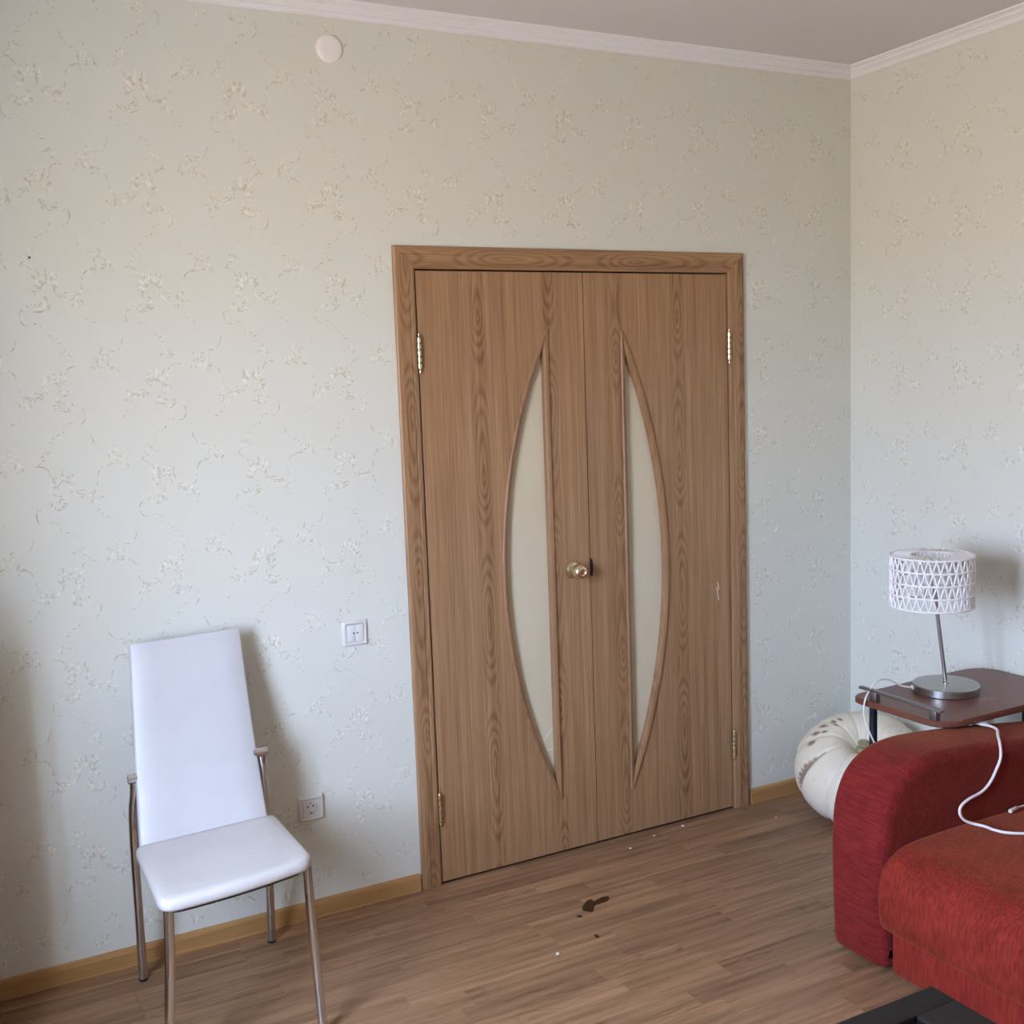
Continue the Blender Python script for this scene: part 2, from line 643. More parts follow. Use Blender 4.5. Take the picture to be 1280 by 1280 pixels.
blob([(-1.516, -.406), (-1.500, -.381), (-1.469, -.356), (-1.452, -.354), (-1.457, -.372), (-1.436, -.366), (-1.413, -.360), (-1.396, -.366), (-1.400, -.379),
      (-1.416, -.394), (-1.441, -.396), (-1.465, -.398), (-1.479, -.409), (-1.494, -.431), (-1.505, -.419)]).build('stain', M['stain'], floor)['label'] = 'large dark brown stain'
blob([(-1.551, -.427), (-1.539, -.424), (-1.533, -.437), (-1.547, -.441)]).build('stain', M['stain'], floor)['label'] = 'small brown drip'
blob([(-1.567, -.553), (-1.557, -.555), (-1.557, -.573), (-1.568, -.575)]).build('stain', M['stain'], floor)['label'] = 'small brown drip'

# crumbs
CR = [('white crumb on the floor at the front, nearest the camera', -1.716, -.599, .009),
      ('white crumb by the foot of the right door leaf, nearest its hinge', -.868, -.045, .008),
      ('white crumb in the middle of the three below the right door leaf', -1.005, -.060, .006),
      ('white crumb below the meeting edge of the door leaves', -1.137, -.104, .006),
      ('tiny white crumb on the floor in front of the pumpkin', -.530, -.162, .006)]
for i, (lab, x, y, r) in enumerate(CR):
    rr = random.Random(i)
    bm = bmesh.new()
    bmesh.ops.create_icosphere(bm, subdivisions=1, radius=r * .62)
    for v in bm.verts:
        v.co *= rr.uniform(.75, 1.15)
        v.co.z *= .7
        v.co.x *= 1.3
    lo = min(v.co.z for v in bm.verts)
    me = bpy.data.meshes.new('crumb')
    bm.to_mesh(me)
    bm.free()
    me.materials.append(M['crumb'])
    o = bpy.data.objects.new('crumb', me)
    COL.objects.link(o)
    o.location = (x, y, -lo)
    o.rotation_euler.z = rr.uniform(0, 3)
    tag(o, lab, 'crumb', None, 'white crumbs on the floor')

# ---- wallpaper relief: raised scrolls, roses and sprigs
SCALE = 1 / 3090


def motif_strokes():
    S = []     # (points, width mm)

    def st(w, *pts):
        S.append(([(float(a_), float(b_)) for a_, b_ in pts], w))
    # fan of petals
    for q in (((240, 474), (200, 428), (158, 376)), ((246, 456), (224, 402), (210, 346)), ((268, 448), (268, 398), (274, 334)),
              ((298, 450), (314, 398), (328, 348)), ((318, 464), (344, 422), (356, 376)), ((332, 488), (356, 462), (368, 424)),
              ((226, 498), (195, 478), (160, 458)), ((218, 522), (185, 520), (152, 505))):
        st(6.4, *q)
    st(3.4, (240, 520), (228, 490), (245, 455), (275, 440), (310, 448), (330, 475))
    st(3.0, (60, 312), (100, 305), (140, 318), (168, 345), (186, 388))
    st(2.4, (85, 300), (95, 285), (110, 290))
    # hanging double arc
    st(4.4, (335, 440), (328, 495), (345, 540), (395, 578), (450, 584), (495, 566), (530, 530), (547, 480), (536, 440))
    st(2.6, (352, 515), (400, 556), (450, 562), (488, 548), (512, 520))
    st(2.2, (380, 530), (392, 518), (405, 530), (420, 520), (436, 534))
    # leaf cluster under the arc
    for q in (((498, 572), (508, 602), (522, 640)), ((515, 575), (540, 595), (556, 610)), ((540, 612), (556, 635), (560, 660)),
              ((470, 612), (462, 632), (455, 640)), ((500, 600), (490, 630), (492, 650)), ((560, 600), (580, 592), (590, 600))):
        st(4.0, *q)
    for q in (((532, 690), (546, 704)), ((560, 735), (580, 745)), ((600, 764), (632, 776))):
        st(2.6, *q)
    # S-shaped scroll below the fan
    st(4.0, (172, 545), (195, 548), (218, 560))
    st(5.4, (238, 558), (262, 572), (258, 615), (228, 648), (180, 664), (125, 648), (104, 622))
    st(3.4, (290, 648), (250, 668), (200, 684), (160, 680))
    for q in (((200, 640), (206, 618), (220, 604)), ((228, 628), (238, 600), (246, 585)), ((170, 652), (168, 632), (178, 618)),
              ((140, 640), (136, 622), (148, 612)), ((262, 632), (280, 628), (294, 634)), ((240, 652), (262, 655), (278, 662))):
        st(3.4, *q)
    # curled tail and chain of dashes
    st(3.0, (92, 690), (68, 664), (45, 698), (52, 758), (82, 790), (116, 794))
    for q in (((150, 780), (180, 776)), ((200, 782), (212, 806)), ((226, 838), (234, 868)), ((262, 872), (292, 882)), ((300, 912), (330, 896)),
              ((310, 942), (352, 936)), ((380, 1076), (420, 1086)), ((430, 1100), (446, 1112))):
        st(2.6, *q)
    # small sprig
    for q in (((160, 204), (160, 180), (168, 156)), ((150, 212), (136, 196), (128, 178)), ((166, 206), (180, 192), (194, 182)),
              ((142, 216), (128, 226), (112, 236)), ((176, 208), (192, 210), (208, 216)), ((152, 216), (148, 230), (150, 244)), ((208, 222), (226, 226), (238, 234))):
        st(3.6, *q)
    # rose
    for q in (((684, 250), (690, 222), (712, 216), (724, 240), (712, 262), (692, 262)), ((668, 205), (658, 250), (668, 300), (694, 334)),
              ((744, 238), (752, 280), (742, 320)), ((768, 246), (788, 290), (776, 330), (752, 348)), ((694, 282), (714, 296), (738, 292)),
              ((700, 312), (722, 322), (742, 316)), ((704, 148), (712, 182), (732, 214)), ((764, 232), (780, 222), (790, 210))):
        st(3.8, *q)
    st(2.6, (530, 66), (540, 110), (556, 150), (580, 184))
    st(2.2, (600, 196), (630, 188), (655, 196))
    st(3.2, (700, 336), (640, 322), (592, 344), (566, 374), (556, 416))
    st(2.4, (592, 346), (632, 336), (668, 342))
    st(3.0, (794, 300), (808, 330), (812, 350))
    st(2.4, (660, 356), (680, 380))
    return S


STROKES = []
for pts, w in motif_strokes():
    P = [((x - 270) * SCALE, -(y - 470) * SCALE) for x, y in pts]
    STROKES.append(([(q.x, q.y) for q in smooth_path([(*p, 0) for p in P], 3)], w * .0014))


def relief(name, parent, to3, cols, rows, keep, u0, v0):
    vs, fs = [], []
    for j in rows:
        mir = -1 if j % 2 else 1
        for i in cols:
            cu, cv = u0 + i * .27, v0 - j * .2675
            for pts, w in STROKES:
                P = [(cu + mir * a_, cv + b_) for a_, b_ in pts]
                if not all(keep(*q) for q in P):
                    continue
                n_ = len(P)
                base = len(vs)
                for k, (a_, b_) in enumerate(P):
                    c0, c1 = P[max(k - 1, 0)], P[min(k + 1, n_ - 1)]
                    tx, ty = c1[0] - c0[0], c1[1] - c0[1]
                    L = math.hypot(tx, ty) or 1
                    nx, ny = -ty / L, tx / L
                    s_ = k / (n_ - 1)
                    hw = w * .5 * (.45 + .55 * math.sin(PI * min(1, max(0, s_ * .9 + .05))))
                    h = .0019 * (.5 + .5 * math.sin(PI * s_))
                    vs += [to3(a_ + nx * hw, b_ + ny * hw, -.0002), to3(a_, b_, h), to3(a_ - nx * hw, b_ - ny * hw, -.0002)]
                for k in range(n_ - 1):
                    o_ = base + 3 * k
                    if mir > 0:
                        fs += [(o_, o_ + 3, o_ + 4, o_ + 1), (o_ + 1, o_ + 4, o_ + 5, o_ + 2)]
                    else:
                        fs += [(o_ + 1, o_ + 4, o_ + 3, o_), (o_ + 2, o_ + 5, o_ + 4, o_ + 1)]
    mb = MB()
    mb.v, mb.f = vs, fs
    o = mb.build(name, M['relief'], parent, smooth=True, recalc=False, angle=80)
    o['kind'] = 'stuff'
    o['label'] = 'embossed scroll and rose pattern'
    return o


def keep_back(u, v):
    return -3.66 < u < -.006 and .075 < v < 2.712 and not (-1.90 < u < -.52 and v < 2.085)


def keep_right(u, v):
    return -2.6 < u < -.006 and .075 < v < 2.712


relief('wallpaper_relief', wall_back, lambda u, v, h: (u, -h, v), range(-3, 12), range(-1, 11), keep_back, -2.878, 2.479)
relief('wallpaper_relief', wall_right, lambda u, v, h: (-h, u, v), range(-4, 9), range(-1, 11), keep_right, -1.60, 2.42)

# ---- cornice along the two walls
CP = [(0, 2.720), (.006, 2.720), (.012, 2.724), (.014, 2.732), (.011, 2.737), (.016, 2.741), (.024, 2.744), (.027, 2.750), (.024, 2.754),
      (.030, 2.757), (.038, 2.759), (.040, 2.764)]
m = MB()
m.loft([[(LX, -d, z) for d, z in CP] + [(LX, 0, 2.77)], [(-d, -d, z) for d, z in CP] + [(0, 0, 2.77)]])
tag(m.build('trim_1', M['plaster']), 'white moulded cornice along the top of the door wall', 'cornice', 'structure')
m = MB()
m.loft([[(-d, BY, z) for d, z in CP] + [(0, BY, 2.77)], [(-d, -d, z) for d, z in CP] + [(0, 0, 2.77)]])
tag(m.build('trim_2', M['plaster']), 'white moulded cornice along the top of the lamp wall', 'cornice', 'structure')

# ---- baseboards
BP = [(0, 0), (.016, 0), (.0165, .004), (.015, .009), (.0145, .044), (.012, .052), (.006, .056), (0, .056)]
bb = thing('baseboard_back', (-2.0, 0, 0), 'light wooden baseboard under the door wall', 'baseboard', 'structure')
for x0, x1 in ((LX, -3.08 - .0005), (-3.08, -2.0185), (-2.018, -1.893), (-.519, 0)):
    mb = MB().loft([[(x0, -d, z) for d, z in BP], [(x1, -d, z) for d, z in BP]])
    mb.build('board', M['pine'], bb)
br = thing('baseboard_right', (0, -1.0, 0), 'light wooden baseboard under the lamp wall', 'baseboard', 'structure')
MB().loft([[(-d, BY, z) for d, z in BP], [(-d, -.017, z) for d, z in BP]]).build('board', M['pine'], br)

# ================================================================== double door
CXL, CXR, CT = -1.886, -.529, 2.071     # outer edges of the casing
QP = [(0, 0), (0, .009), (.004, .0125), (.010, .0135), (.046, .0135), (.051, .0115), (.054, .0125), (.064, .0110), (.069, .0075), (.070, 0)]
trim = thing('trim_3', (-1.207, 0, 0), 'mitred oak casing around the double door', 'door frame', 'structure')
MB().loft([[(CXL + w, -d, 0) for w, d in QP], [(CXL + w, -d, CT - w) for w, d in QP]]).build('casing', M['casing_v'], trim)
MB().loft([[(CXR - w, -d, 0) for w, d in QP], [(CXR - w, -d, CT - w) for w, d in QP]]).build('casing', M['casing_v'], trim)
MB().loft([[(CXL + w, -d, CT - w) for w, d in QP], [(CXR - w, -d, CT - w) for w, d in QP]]).build('casing', M['casing_h'], trim)
m = MB()
m.box(DX0 + .001, CXL + .0685, .004, .12, 0, DH - .002)
m.box(CXR - .0685, DX1 - .001, .004, .12, 0, DH - .002)
m.box(DX0 + .001, DX1 - .001, .004, .12, CT - .0685, DH - .002)
m.build('jamb', M['casing_v'], trim)
# rebate strip that closes the gaps behind the leaves
m = MB()
m.box(CXL + .069, CXL + .09, .05, .065, 0, CT - .07)
m.box(CXR - .09, CXR - .069, .05, .065, 0, CT - .07)
m.box(CXL + .069, CXR - .069, .05, .065, CT - .09, CT - .0688)
m.build('door_stop', M['gap'], trim)

LY, LT = -.003, .040      # leaf front plane, thickness


def arc_x(z, z0, z1, xa, bulge):
    """x of the bowed edge of the lens at height z (circular arc through the two tips)."""
    h = (z1 - z0) / 2
    s = abs(bulge)
    Rr = (h * h + s * s) / (2 * s)
    dz = z - (z0 + z1) / 2
    return xa + math.copysign(max(0.0, math.sqrt(max(0, Rr * Rr - dz * dz)) - (Rr - s)), bulge)


def leaf(name, x0, x1, xa, bulge, z0, z1, label, hinge_x, zs_hinge):
    zb, zt = .007, 1.996
    root = thing(name, ((x0 + x1) / 2, 0, 0), label, 'door', 'structure')
    N = 48
    zz = [z0 + (z1 - z0) * (1 - math.cos(PI * k / N)) / 2 for k in range(N + 1)]
    edge = [arc_x(z, z0, z1, xa, bulge) for z in zz]
    levels = [zb] + zz + [zt]
    m = MB()
    for y in (LY, LY + LT):
        for k in range(len(levels) - 1):
            za, zc = levels[k], levels[k + 1]
            ea = edge[k - 1] if 1 <= k <= N + 1 else xa
            ec = edge[k] if k <= N else xa
            a0, a1 = min(ea, xa), max(ea, xa)
            c0, c1 = min(ec, xa), max(ec, xa)
            m.add([(x0, y, za), (a0, y, za), (c0, y, zc), (x0, y, zc)], [(0, 1, 2, 3)])
            m.add([(a1, y, za), (x1, y, za), (x1, y, zc), (c1, y, zc)], [(0, 1, 2, 3)])
    for k in range(N):
        m.add([(edge[k], LY, zz[k]), (edge[k + 1], LY, zz[k + 1]), (edge[k + 1], LY + LT, zz[k + 1]), (edge[k], LY + LT, zz[k])], [(0, 1, 2, 3)])
        m.add([(xa, LY, zz[k]), (xa, LY, zz[k + 1]), (xa, LY + LT, zz[k + 1]), (xa, LY + LT, zz[k])], [(0, 1, 2, 3)])
    for xe in (x0, x1):
        for k in range(len(levels) - 1):
            m.add([(xe, LY, levels[k]), (xe, LY + LT, levels[k]), (xe, LY + LT, levels[k + 1]), (xe, LY, levels[k + 1])], [(0, 1, 2, 3)])
    for ze in (zb, zt):
        m.add([(x0, LY, ze), (xa, LY, ze), (xa, LY + LT, ze), (x0, LY + LT, ze)], [(0, 1, 2, 3)])
        m.add([(xa, LY, ze), (x1, LY, ze), (x1, LY + LT, ze), (xa, LY + LT, ze)], [(0, 1, 2, 3)])
    m.build('panel', M['door'], root)
    # raised beads round the opening: the bowed one and the straight one
    prof = [(-.004, 0), (-.0035, .004), (-.001, .0065), (.003, .0062), (.0065, .0045), (.010, .0035), (.0135, .0005), (.0150, -.006), (.0150, -.016), (-.004, -.016)]
    sgn = 1 if bulge > 0 else -1
    rings = []
    for z, e in zip(zz, edge):
        d = .002
        tx = arc_x(min(z1, z + d), z0, z1, xa, bulge) - arc_x(max(z0, z - d), z0, z1, xa, bulge)
        tz = min(z1, z + d) - max(z0, z - d)
        L = math.hypot(tx, tz)
        nx, nz = -tz / L * sgn, tx / L * sgn       # points into the opening
        lim = max(0.0, abs(e - xa))
        ring = []
        for w, h in prof:
            ww = min(w, max(-.004, lim * .98))
            ring.append((e + nx * ww, LY - h, z + nz * ww))
        rings.append(ring)
    MB().loft(rings).build('bead', M['bead'], root, smooth=True)
    rings = []
    for z, e in zip(zz, edge):
        lim = max(0.0, abs(e - xa))
        rings.append([(xa + sgn * min(w, max(-.004, lim * .98)), LY - h, z) for w, h in prof])
    MB().loft(rings).build('bead', M['bead'], root, smooth=True)
    # frosted pane
    m = MB()
    vs = [(e, LY + .018, z) for z, e in zip(zz, edge)] + [(xa, LY + .018, z) for z in zz]
    fs = [(k, k + 1, N + 2 + k, N + 1 + k) for k in range(N)]
    m.add(vs, fs)
    vs2 = [(x, y + .004, z) for x, y, z in vs]
    m.add(vs2, fs)
    pane = m.build('pane', M['glass'], root, recalc=True)
    # hinges
    for hz in zs_hinge:
        pr = [(.0, -.064), (.0022, -.062), (.0022, -.054), (.0042, -.052)]
        for k in range(5):
            b = -.050 + k * .020
            pr += [(.0034, b), (.0034, b + .0015), (.0068, b + .0030), (.0072, b + .010), (.0068, b + .0170), (.0034, b + .0185)]
        pr += [(.0042, .0505), (.0022, .053), (.0022, .061), (0, .063)]
        MB().lathe(pr, 14, Matrix.Translation((hinge_x, LY - .0095, hz))).build('hinge', M['brass'], root, smooth=True)
    return root, pane


door1, pane1 = leaf('door_1', -1.8115, -1.2085, -1.352, -.190, .195, 1.812,
                    'oak double door leaf with brass knob and cracked pane', -1.8135, (1.742, .262))
door2, pane2 = leaf('door_2', -1.2050, -.6030, -1.0585, .176, .170, 1.800,
                    'oak double door leaf without knob, nearer the sofa', -.6010, (1.742, .255))

# cracks in the left pane
def sliver(pts, w, y, name, mat, parent, t=.0008):
    m_ = MB()
    for (x0, z0), (x1, z1) in zip(pts[:-1], pts[1:]):
        L = math.hypot(x1 - x0, z1 - z0)
        nx, nz = -(z1 - z0) / L * w / 2, (x1 - x0) / L * w / 2
        vs = []
        for yy in (y, y - t):
            vs += [(x0 + nx, yy, z0 + nz), (x1 + nx, yy, z1 + nz), (x1 - nx, yy, z1 - nz), (x0 - nx, yy, z0 - nz)]
        m_.add(vs, [(0, 1, 2, 3), (7, 6, 5, 4), (0, 4, 5, 1), (1, 5, 6, 2), (2, 6, 7, 3), (3, 7, 4, 0)])
    return m_.build(name, mat, parent)


def sill_xy(x, z):
    return (x, z)


sliver([(-1.404, .408), (-1.384, .430), (-1.367, .447)], .0030, LY + .018, 'crack', M['crack'], pane1)
sliver([(-1.394, .372), (-1.366, .372)], .0030, LY + .018, 'crack', M['crack'], pane1)
# scraped spot on the right leaf
sc_o = sliver([(-.6615, .880), (-.6575, .868), (-.656, .850)], .0035, LY, 'scratch', M['raw'], door2, .0004)
sc_o['label'] = 'pale scraped mark'
sliver([(-.6655, .862), (-.661, .838), (-.6565, .812)], .0032, LY, 'scratch', M['raw'], door2, .0004)

# knob on the left leaf
KM = Matrix.Translation((-1.2800, LY, .996)) @ Matrix.Rotation(PI / 2, 4, 'X') @ Matrix.Scale(1.1, 4)
knob = MB().lathe([(.0, 0), (.026, 0), (.0265, .004), (.024, .009), (.018, .012), (.0125, .014), (.0115, .024), (.013, .029), (.0215, .033), (.0245, .040),
                   (.0235, .050), (.0195, .057), (.0165, .060), (.0160, .064), (.0115, .0645), (.0105, .060), (.0, .060)], 32, KM).build('knob', M['brass'], door1, smooth=True)
MB().box(-1.2806, -1.2794, LY - .0668, LY - .0655, .990, 1.002).build('keyhole', M['gap'], knob)
# latch cut-out on the edge of the right leaf
m = MB()
pr = [(.0000, .965), (.0050, .968), (.0062, .980), (.0066, .996), (.0062, 1.012), (.0050, 1.024), (.0, 1.027)]
m.loft([[(-1.2052 + a_ * 1.3, LY - .0006, z) for a_, z in pr], [(-1.2052 + a_ * 1.3, LY + .01, z) for a_, z in pr]])
m.build('latch_slot', M['gap'], door2)

# ================================================================== wall fittings
# round cap near the ceiling
m = MB().lathe([(0, .010), (.020, .0098), (.034, .0085), (.0385, .006), (.040, .002), (.040, 0)], 40,
               Matrix.Translation((-2.052, 0, 2.633)) @ Matrix.Rotation(PI / 2, 4, 'X'))
tag(m.build('junction_cap', M['capwhite'], None, smooth=True), 'round white plastic cap on the wall just under the cornice', 'cover')


tag(MB().lathe([(0, .0025), (.0022, .002), (.003, .0012), (.003, 0)], 12, Matrix.Translation((-2.913, 0, 2.018)) @ Matrix.Rotation(PI / 2, 4, 'X')).build('nail', M['black']),
    'tiny dark nail head in the wallpaper high above the chair', 'nail')


def frame_plate(x, z, s, hole, mat, parent, rise=.0095):
    """square wall plate with a bevelled rim and a square opening"""
    m_ = MB()
    o_, i_ = s / 2, hole / 2
    lv = [(o_, 0), (o_, .003), (o_ - .004, rise - .001), (o_ - .007, rise), (i_ + .005, rise), (i_, rise - .003), (i_, 0)]
    rings = [[(x - a_, -y, z - a_), (x + a_, -y, z - a_), (x + a_, -y, z + a_), (x - a_, -y, z + a_)] for a_, y in lv]
    m_.loft(rings, caps=False)
    return m_.build('frame', mat, parent, smooth=False, bevel=.0008, seg=2)


sx, sz = -2.0695, .8855
sw = thing('light_switch', (sx, 0, sz), 'square white double light switch on the wall left of the door', 'light switch')
frame_plate(sx, sz, .081, .055, M['switch'], sw)
for k, (a0, a1) in enumerate(((-.0268, -.0005), (.0005, .0268))):
    m = MB()
    vs = [(sx + a0, 0, sz - .0268), (sx + a1, 0, sz - .0268), (sx + a1, 0, sz + .0268), (sx + a0, 0, sz + .0268),
          (sx + a0, -.0085, sz - .0268), (sx + a1, -.0085, sz - .0268), (sx + a1, -.0115, sz + .0268), (sx + a0, -.0115, sz + .0268)]
    m.add(vs, [(0, 1, 2, 3), (4, 5, 6, 7), (0, 4, 5, 1), (1, 5, 6, 2), (2, 6, 7, 3), (3, 7, 4, 0)])
    rk = m.build('rocker', M['rocker'], sw, bevel=.0007)
    dx = sx + (-.0062 if k == 0 else .0062)
    MB().lathe([(0, .0006), (.0024, .0006), (.0028, 0)], 14, Matrix.Translation((dx, -.0098, sz + .001)) @ Matrix.Rotation(PI / 2, 4, 'X')).build('indicator', M['black'], rk)

ox, oz = -2.243, .356
so = thing('wall_socket', (ox, 0, oz), 'square white earthed wall socket low beside the chair', 'socket')
frame_plate(ox, oz, .081, .056, M['switch'], so, .0130)
m = MB()
n_ = 32
R0 = .0195
inner = [(ox + R0 * math.cos(k * 2 * PI / n_), -.0118, oz + R0 * math.sin(k * 2 * PI / n_)) for k in range(n_)]
deep = [(ox + (R0 - .001) * math.cos(k * 2 * PI / n_), -.0004, oz + (R0 - .001) * math.sin(k * 2 * PI / n_)) for k in range(n_)]
sq = []
for k in range(n_):
    a_ = k * 2 * PI / n_
    c_, s_ = math.cos(a_), math.sin(a_)
    q_ = .0275 / max(abs(c_), abs(s_))
    sq.append((ox + c_ * q_, -.0118, oz + s_ * q_))
sqb = [(x, 0, z) for x, y, z in sq]
m.loft([sqb, sq, inner, deep], caps=False)
m.add(deep, [tuple(range(n_))])
m.build('insert', M['switch'], so, recalc=True)
for dx, dz, r in ((-.0085, .003, .0026), (.0085, .003, .0026)):
    MB().lathe([(0, .0006), (r, .0006), (r, 0)], 12, Matrix.Translation((ox + dx, -.0004, oz + dz)) @ Matrix.Rotation(PI / 2, 4, 'X')).build('pin_hole', M['black'], so)
for dz in (.0165, -.0165):
    MB().box(ox - .0022, ox + .0022, -.0065, -.0004, oz + dz - .0028, oz + dz + .0028).build('earth_clip', M['greymetal'], so, bevel=.0006)

# ================================================================== chair
ch = thing('dining_chair', (-2.61, -.38, 0), 'white leatherette dining chair with chrome legs against the wallpaper wall', 'chair')


def rounded_poly(pts, rad, n=6):
    out = []
    N = len(pts)
    for i in range(N):
        p, a_, b_ = Vector(pts[i]), Vector(pts[i - 1]), Vector(pts[(i + 1) % N])
        r = rad[i] if isinstance(rad, (list, tuple)) else rad
        da, db = (a_ - p).normalized(), (b_ - p).normalized()
        for k in range(n + 1):
            t = k / n
            q = (p + da * r) * (1 - t) ** 2 + p * 2 * t * (1 - t) + (p + db * r) * t * t
            out.append(q)
    return out


# seat: outline seen from above, crowned, edges turned down
so_pts = rounded_poly([(-2.802, -.266), (-2.418, -.240), (-2.410, -.592), (-2.61, -.640), (-2.806, -.648)], [.02, .02, .045, .12, .045])
cx_, cy_ = -2.61, -.45
rings = []
for s_, z in ((.90, .428), (.975, .429), (1.0, .435), (1.0, .446), (.985, .456), (.95, .4605), (.85, .4615), (.6, .460), (.3, .459)):
    rings.append([(cx_ + (p.x - cx_) * s_, cy_ + (p.y - cy_) * s_, z) for p in so_pts])
MB().loft(rings).build('seat', M['seatvinyl'], ch, smooth=True, angle=60)
m = MB()
m.loft([[(cx_ + (p.x - cx_) * .90, cy_ + (p.y - cy_) * .90, z) for p in so_pts] for z in (.418, .4285)])
m.build('seat_base', M['black'], ch)

# backrest: tapered padded slab, gently curved, leaning back
A0, A1 = Vector((-2.790, -.268, .430)), Vector((-2.438, -.248, .430))
B0, B1 = Vector((-2.750, -.078, .958)), Vector((-2.441, -.066, .962))
rings = []
NB = 16
for k in range(NB + 1):
    t = k / NB
    l, r = A0.lerp(B0, t), A1.lerp(B1, t)
    sag = .016 * math.sin(PI * t)
    e = min(t, 1 - t) * 1.0
    th = .030 * (1 - t) + .026 * t
    edge_in = .006 * max(0, 1 - e / .02)
    ring = []
    prof = [(0.0, .35), (.006, .12), (.02, 0), (.2, -.05), (.5, -.07), (.8, -.05), (.98, 0), (.994, .12), (1, .35), (1, .75), (.985, 1), (.5, 1.0), (.015, 1), (0, .75)]
    nrm = Vector((0, -(B0.z - A0.z), (B0.y - A0.y))).normalized()      # out of the front
    for u, d in prof:
        q = l.lerp(r, u) + nrm * (th * (.5 - d)) * (1 - edge_in * 60)
        q = q - nrm * sag
        ring.append(q)
    rings.append(ring)
top_l, top_r = B0, B1
MB().loft(rings).build('backrest', M['vinyl'], ch, smooth=True, bevel=None, angle=65)


def leg(name, pts, r):
    o_ = MB().tube(smooth_path(pts, 6), r, 14).build(name, M['chrome'], ch, smooth=True)
    return o_


R_ = .0122
leg('leg', [(-2.786, -.104, .006), (-2.788, -.135, .20), (-2.790, -.165, .40), (-2.788, -.178, .52), (-2.782, -.184, .570), (-2.779, -.184, .606)], R_)
leg('leg', [(-2.410, -.082, .006), (-2.413, -.112, .20), (-2.420, -.150, .40), (-2.424, -.164, .52), (-2.426, -.172, .572), (-2.427, -.172, .610)], R_)
leg('leg', [(-2.782, -.618, .430), (-2.790, -.630, .30), (-2.806, -.648, .12), (-2.814, -.658, .004)], R_)
leg('leg', [(-2.428, -.574, .430), (-2.428, -.588, .30), (-2.426, -.612, .12), (-2.425, -.626, .004)], R_)
for x, y in ((-2.786, -.104), (-2.410, -.082), (-2.814, -.658), (-2.425, -.626)):
    MB().lathe([(0, 0), (.0122, 0), (.0130, .002), (.0130, .006), (.0120, .007)], 14, Matrix.Translation((x, y, 0))).build('foot_cap', M['black'], ch, smooth=True)
for x, y, z in ((-2.776, -.184, .616), (-2.430, -.172, .620)):
    mt = Matrix.Translation((x, y, z)) @ Matrix.Rotation(PI / 2, 4, 'Y')
    MB().lathe([(0, -.021), (.0125, -.021), (.0138, -.0195), (.0138, .0195), (.0125, .021), (0, .021)], 18, mt).build('bracket', M['chrome'], ch, smooth=True)
# cross rails that carry the seat
m = MB()
m.tube([(-2.787, -.170, .420), (-2.60, -.20, .421), (-2.424, -.155, .420)], .0055, 8)
m.tube([(-2.782, -.618, .4235), (-2.428, -.574, .4235)], .0055, 8)
m.tube([(-2.70, -.182, .421), (-2.70, -.60, .4225)], .0055, 8)
m.tube([(-2.50, -.172, .421), (-2.50, -.58, .4225)], .0055, 8)
m.build('seat_rail', M['chrome'], ch, smooth=True)

# ================================================================== pumpkin
PC = Vector((-.268, -.335, 0))
pk = thing('pumpkin', PC, 'large pale ribbed pumpkin on the floor in the corner behind the sofa', 'pumpkin')
NT_, NP_, RIBS = 198, 64, 11
tiltdir = Vector((-.70, -.72, 0)).normalized()
ROT = Matrix.Rotation(math.radians(27), 3, Vector((0, 0, 1)).cross(tiltdir))
ANG0 = 2.80 - 6 / RIBS * 2 * PI
SPOTS = [(1.62, .19, .05, .05), (1.86, .215, .06, .06), (2.10, .235, .06, .06), (2.36, .25, .06, .06), (1.72, .15, .05, .035), (2.08, .18, .05, .035), (1.45, .17, .05, .04)]
vs, scar_and_groove = [], []
for j in range(NP_ + 1):
    ph = PI * j / NP_
    for i in range(NT_):
        th = 2 * PI * i / NT_
        ribp = ((th - ANG0) / (2 * PI) * RIBS) % 1.0
        ridx = int(math.floor((th - ANG0) / (2 * PI) * RIBS + .5)) % RIBS
        dd = min(ribp, 1 - ribp)
        depth = 2.3 if ridx == 6 else .85
        cr = math.exp(-(dd / (.10 if ridx != 6 else .07)) ** 2)
        k = 1 - .042 * cr * depth * math.sin(ph) ** .5 + .012 * math.cos(2 * th + 1)
        rr_ = .242 * (math.sin(ph) ** .88) * k
        z = .166 * math.cos(ph) * (1 - .02 * cr)
        z -= math.copysign(1, z) * .075 * math.exp(-(rr_ / .062) ** 2)
        vs.append(Vector((rr_ * math.cos(th), rr_ * math.sin(th), z)))
        v_ = 0.0
        pf = ph / PI
        if ridx == 6 and .20 < pf < .60:
            side = .16 if ribp > .5 else .02
            wv = .012 + side * (.35 + .65 * abs(math.sin(j * 1.9))) * math.sin((pf - .20) / .40 * PI)
            v_ = .85 if dd < wv else .5 * max(0, 1 - (dd - wv) / .02)
        elif ridx != 6 and .10 < pf < .5:
            v_ = .22 * max(0, 1 - dd / .035)  # the other ribs are tinted faintly brown along their grooves
        for (st_, sp_, wt_, wp_) in SPOTS:
            d2 = ((th - st_) / wt_) ** 2 + ((pf - sp_) / (wp_ * .5)) ** 2
            v_ = max(v_, .9 * max(0, min(1, (1.3 - d2) / .5)))
        scar_and_groove.append(v_)
zmin = min((ROT @ v).z for v in vs)
LIFT = Vector((0, 0, -zmin)) + PC
fs = []
for j in range(NP_):
    for i in range(NT_):
        a_, b_ = j * NT_ + i, j * NT_ + (i + 1) % NT_
        fs.append((a_, a_ + NT_, b_ + NT_, b_))
mb = MB()
mb.v, mb.f = [ROT @ v + LIFT for v in vs], fs
skin = mb.build('skin', M['pumpkin'], pk, smooth=True, recalc=False, angle=180)
at = skin.data.attributes.new('scar_and_groove', 'FLOAT', 'POINT')
at.data.foreach_set('value', scar_and_groove)
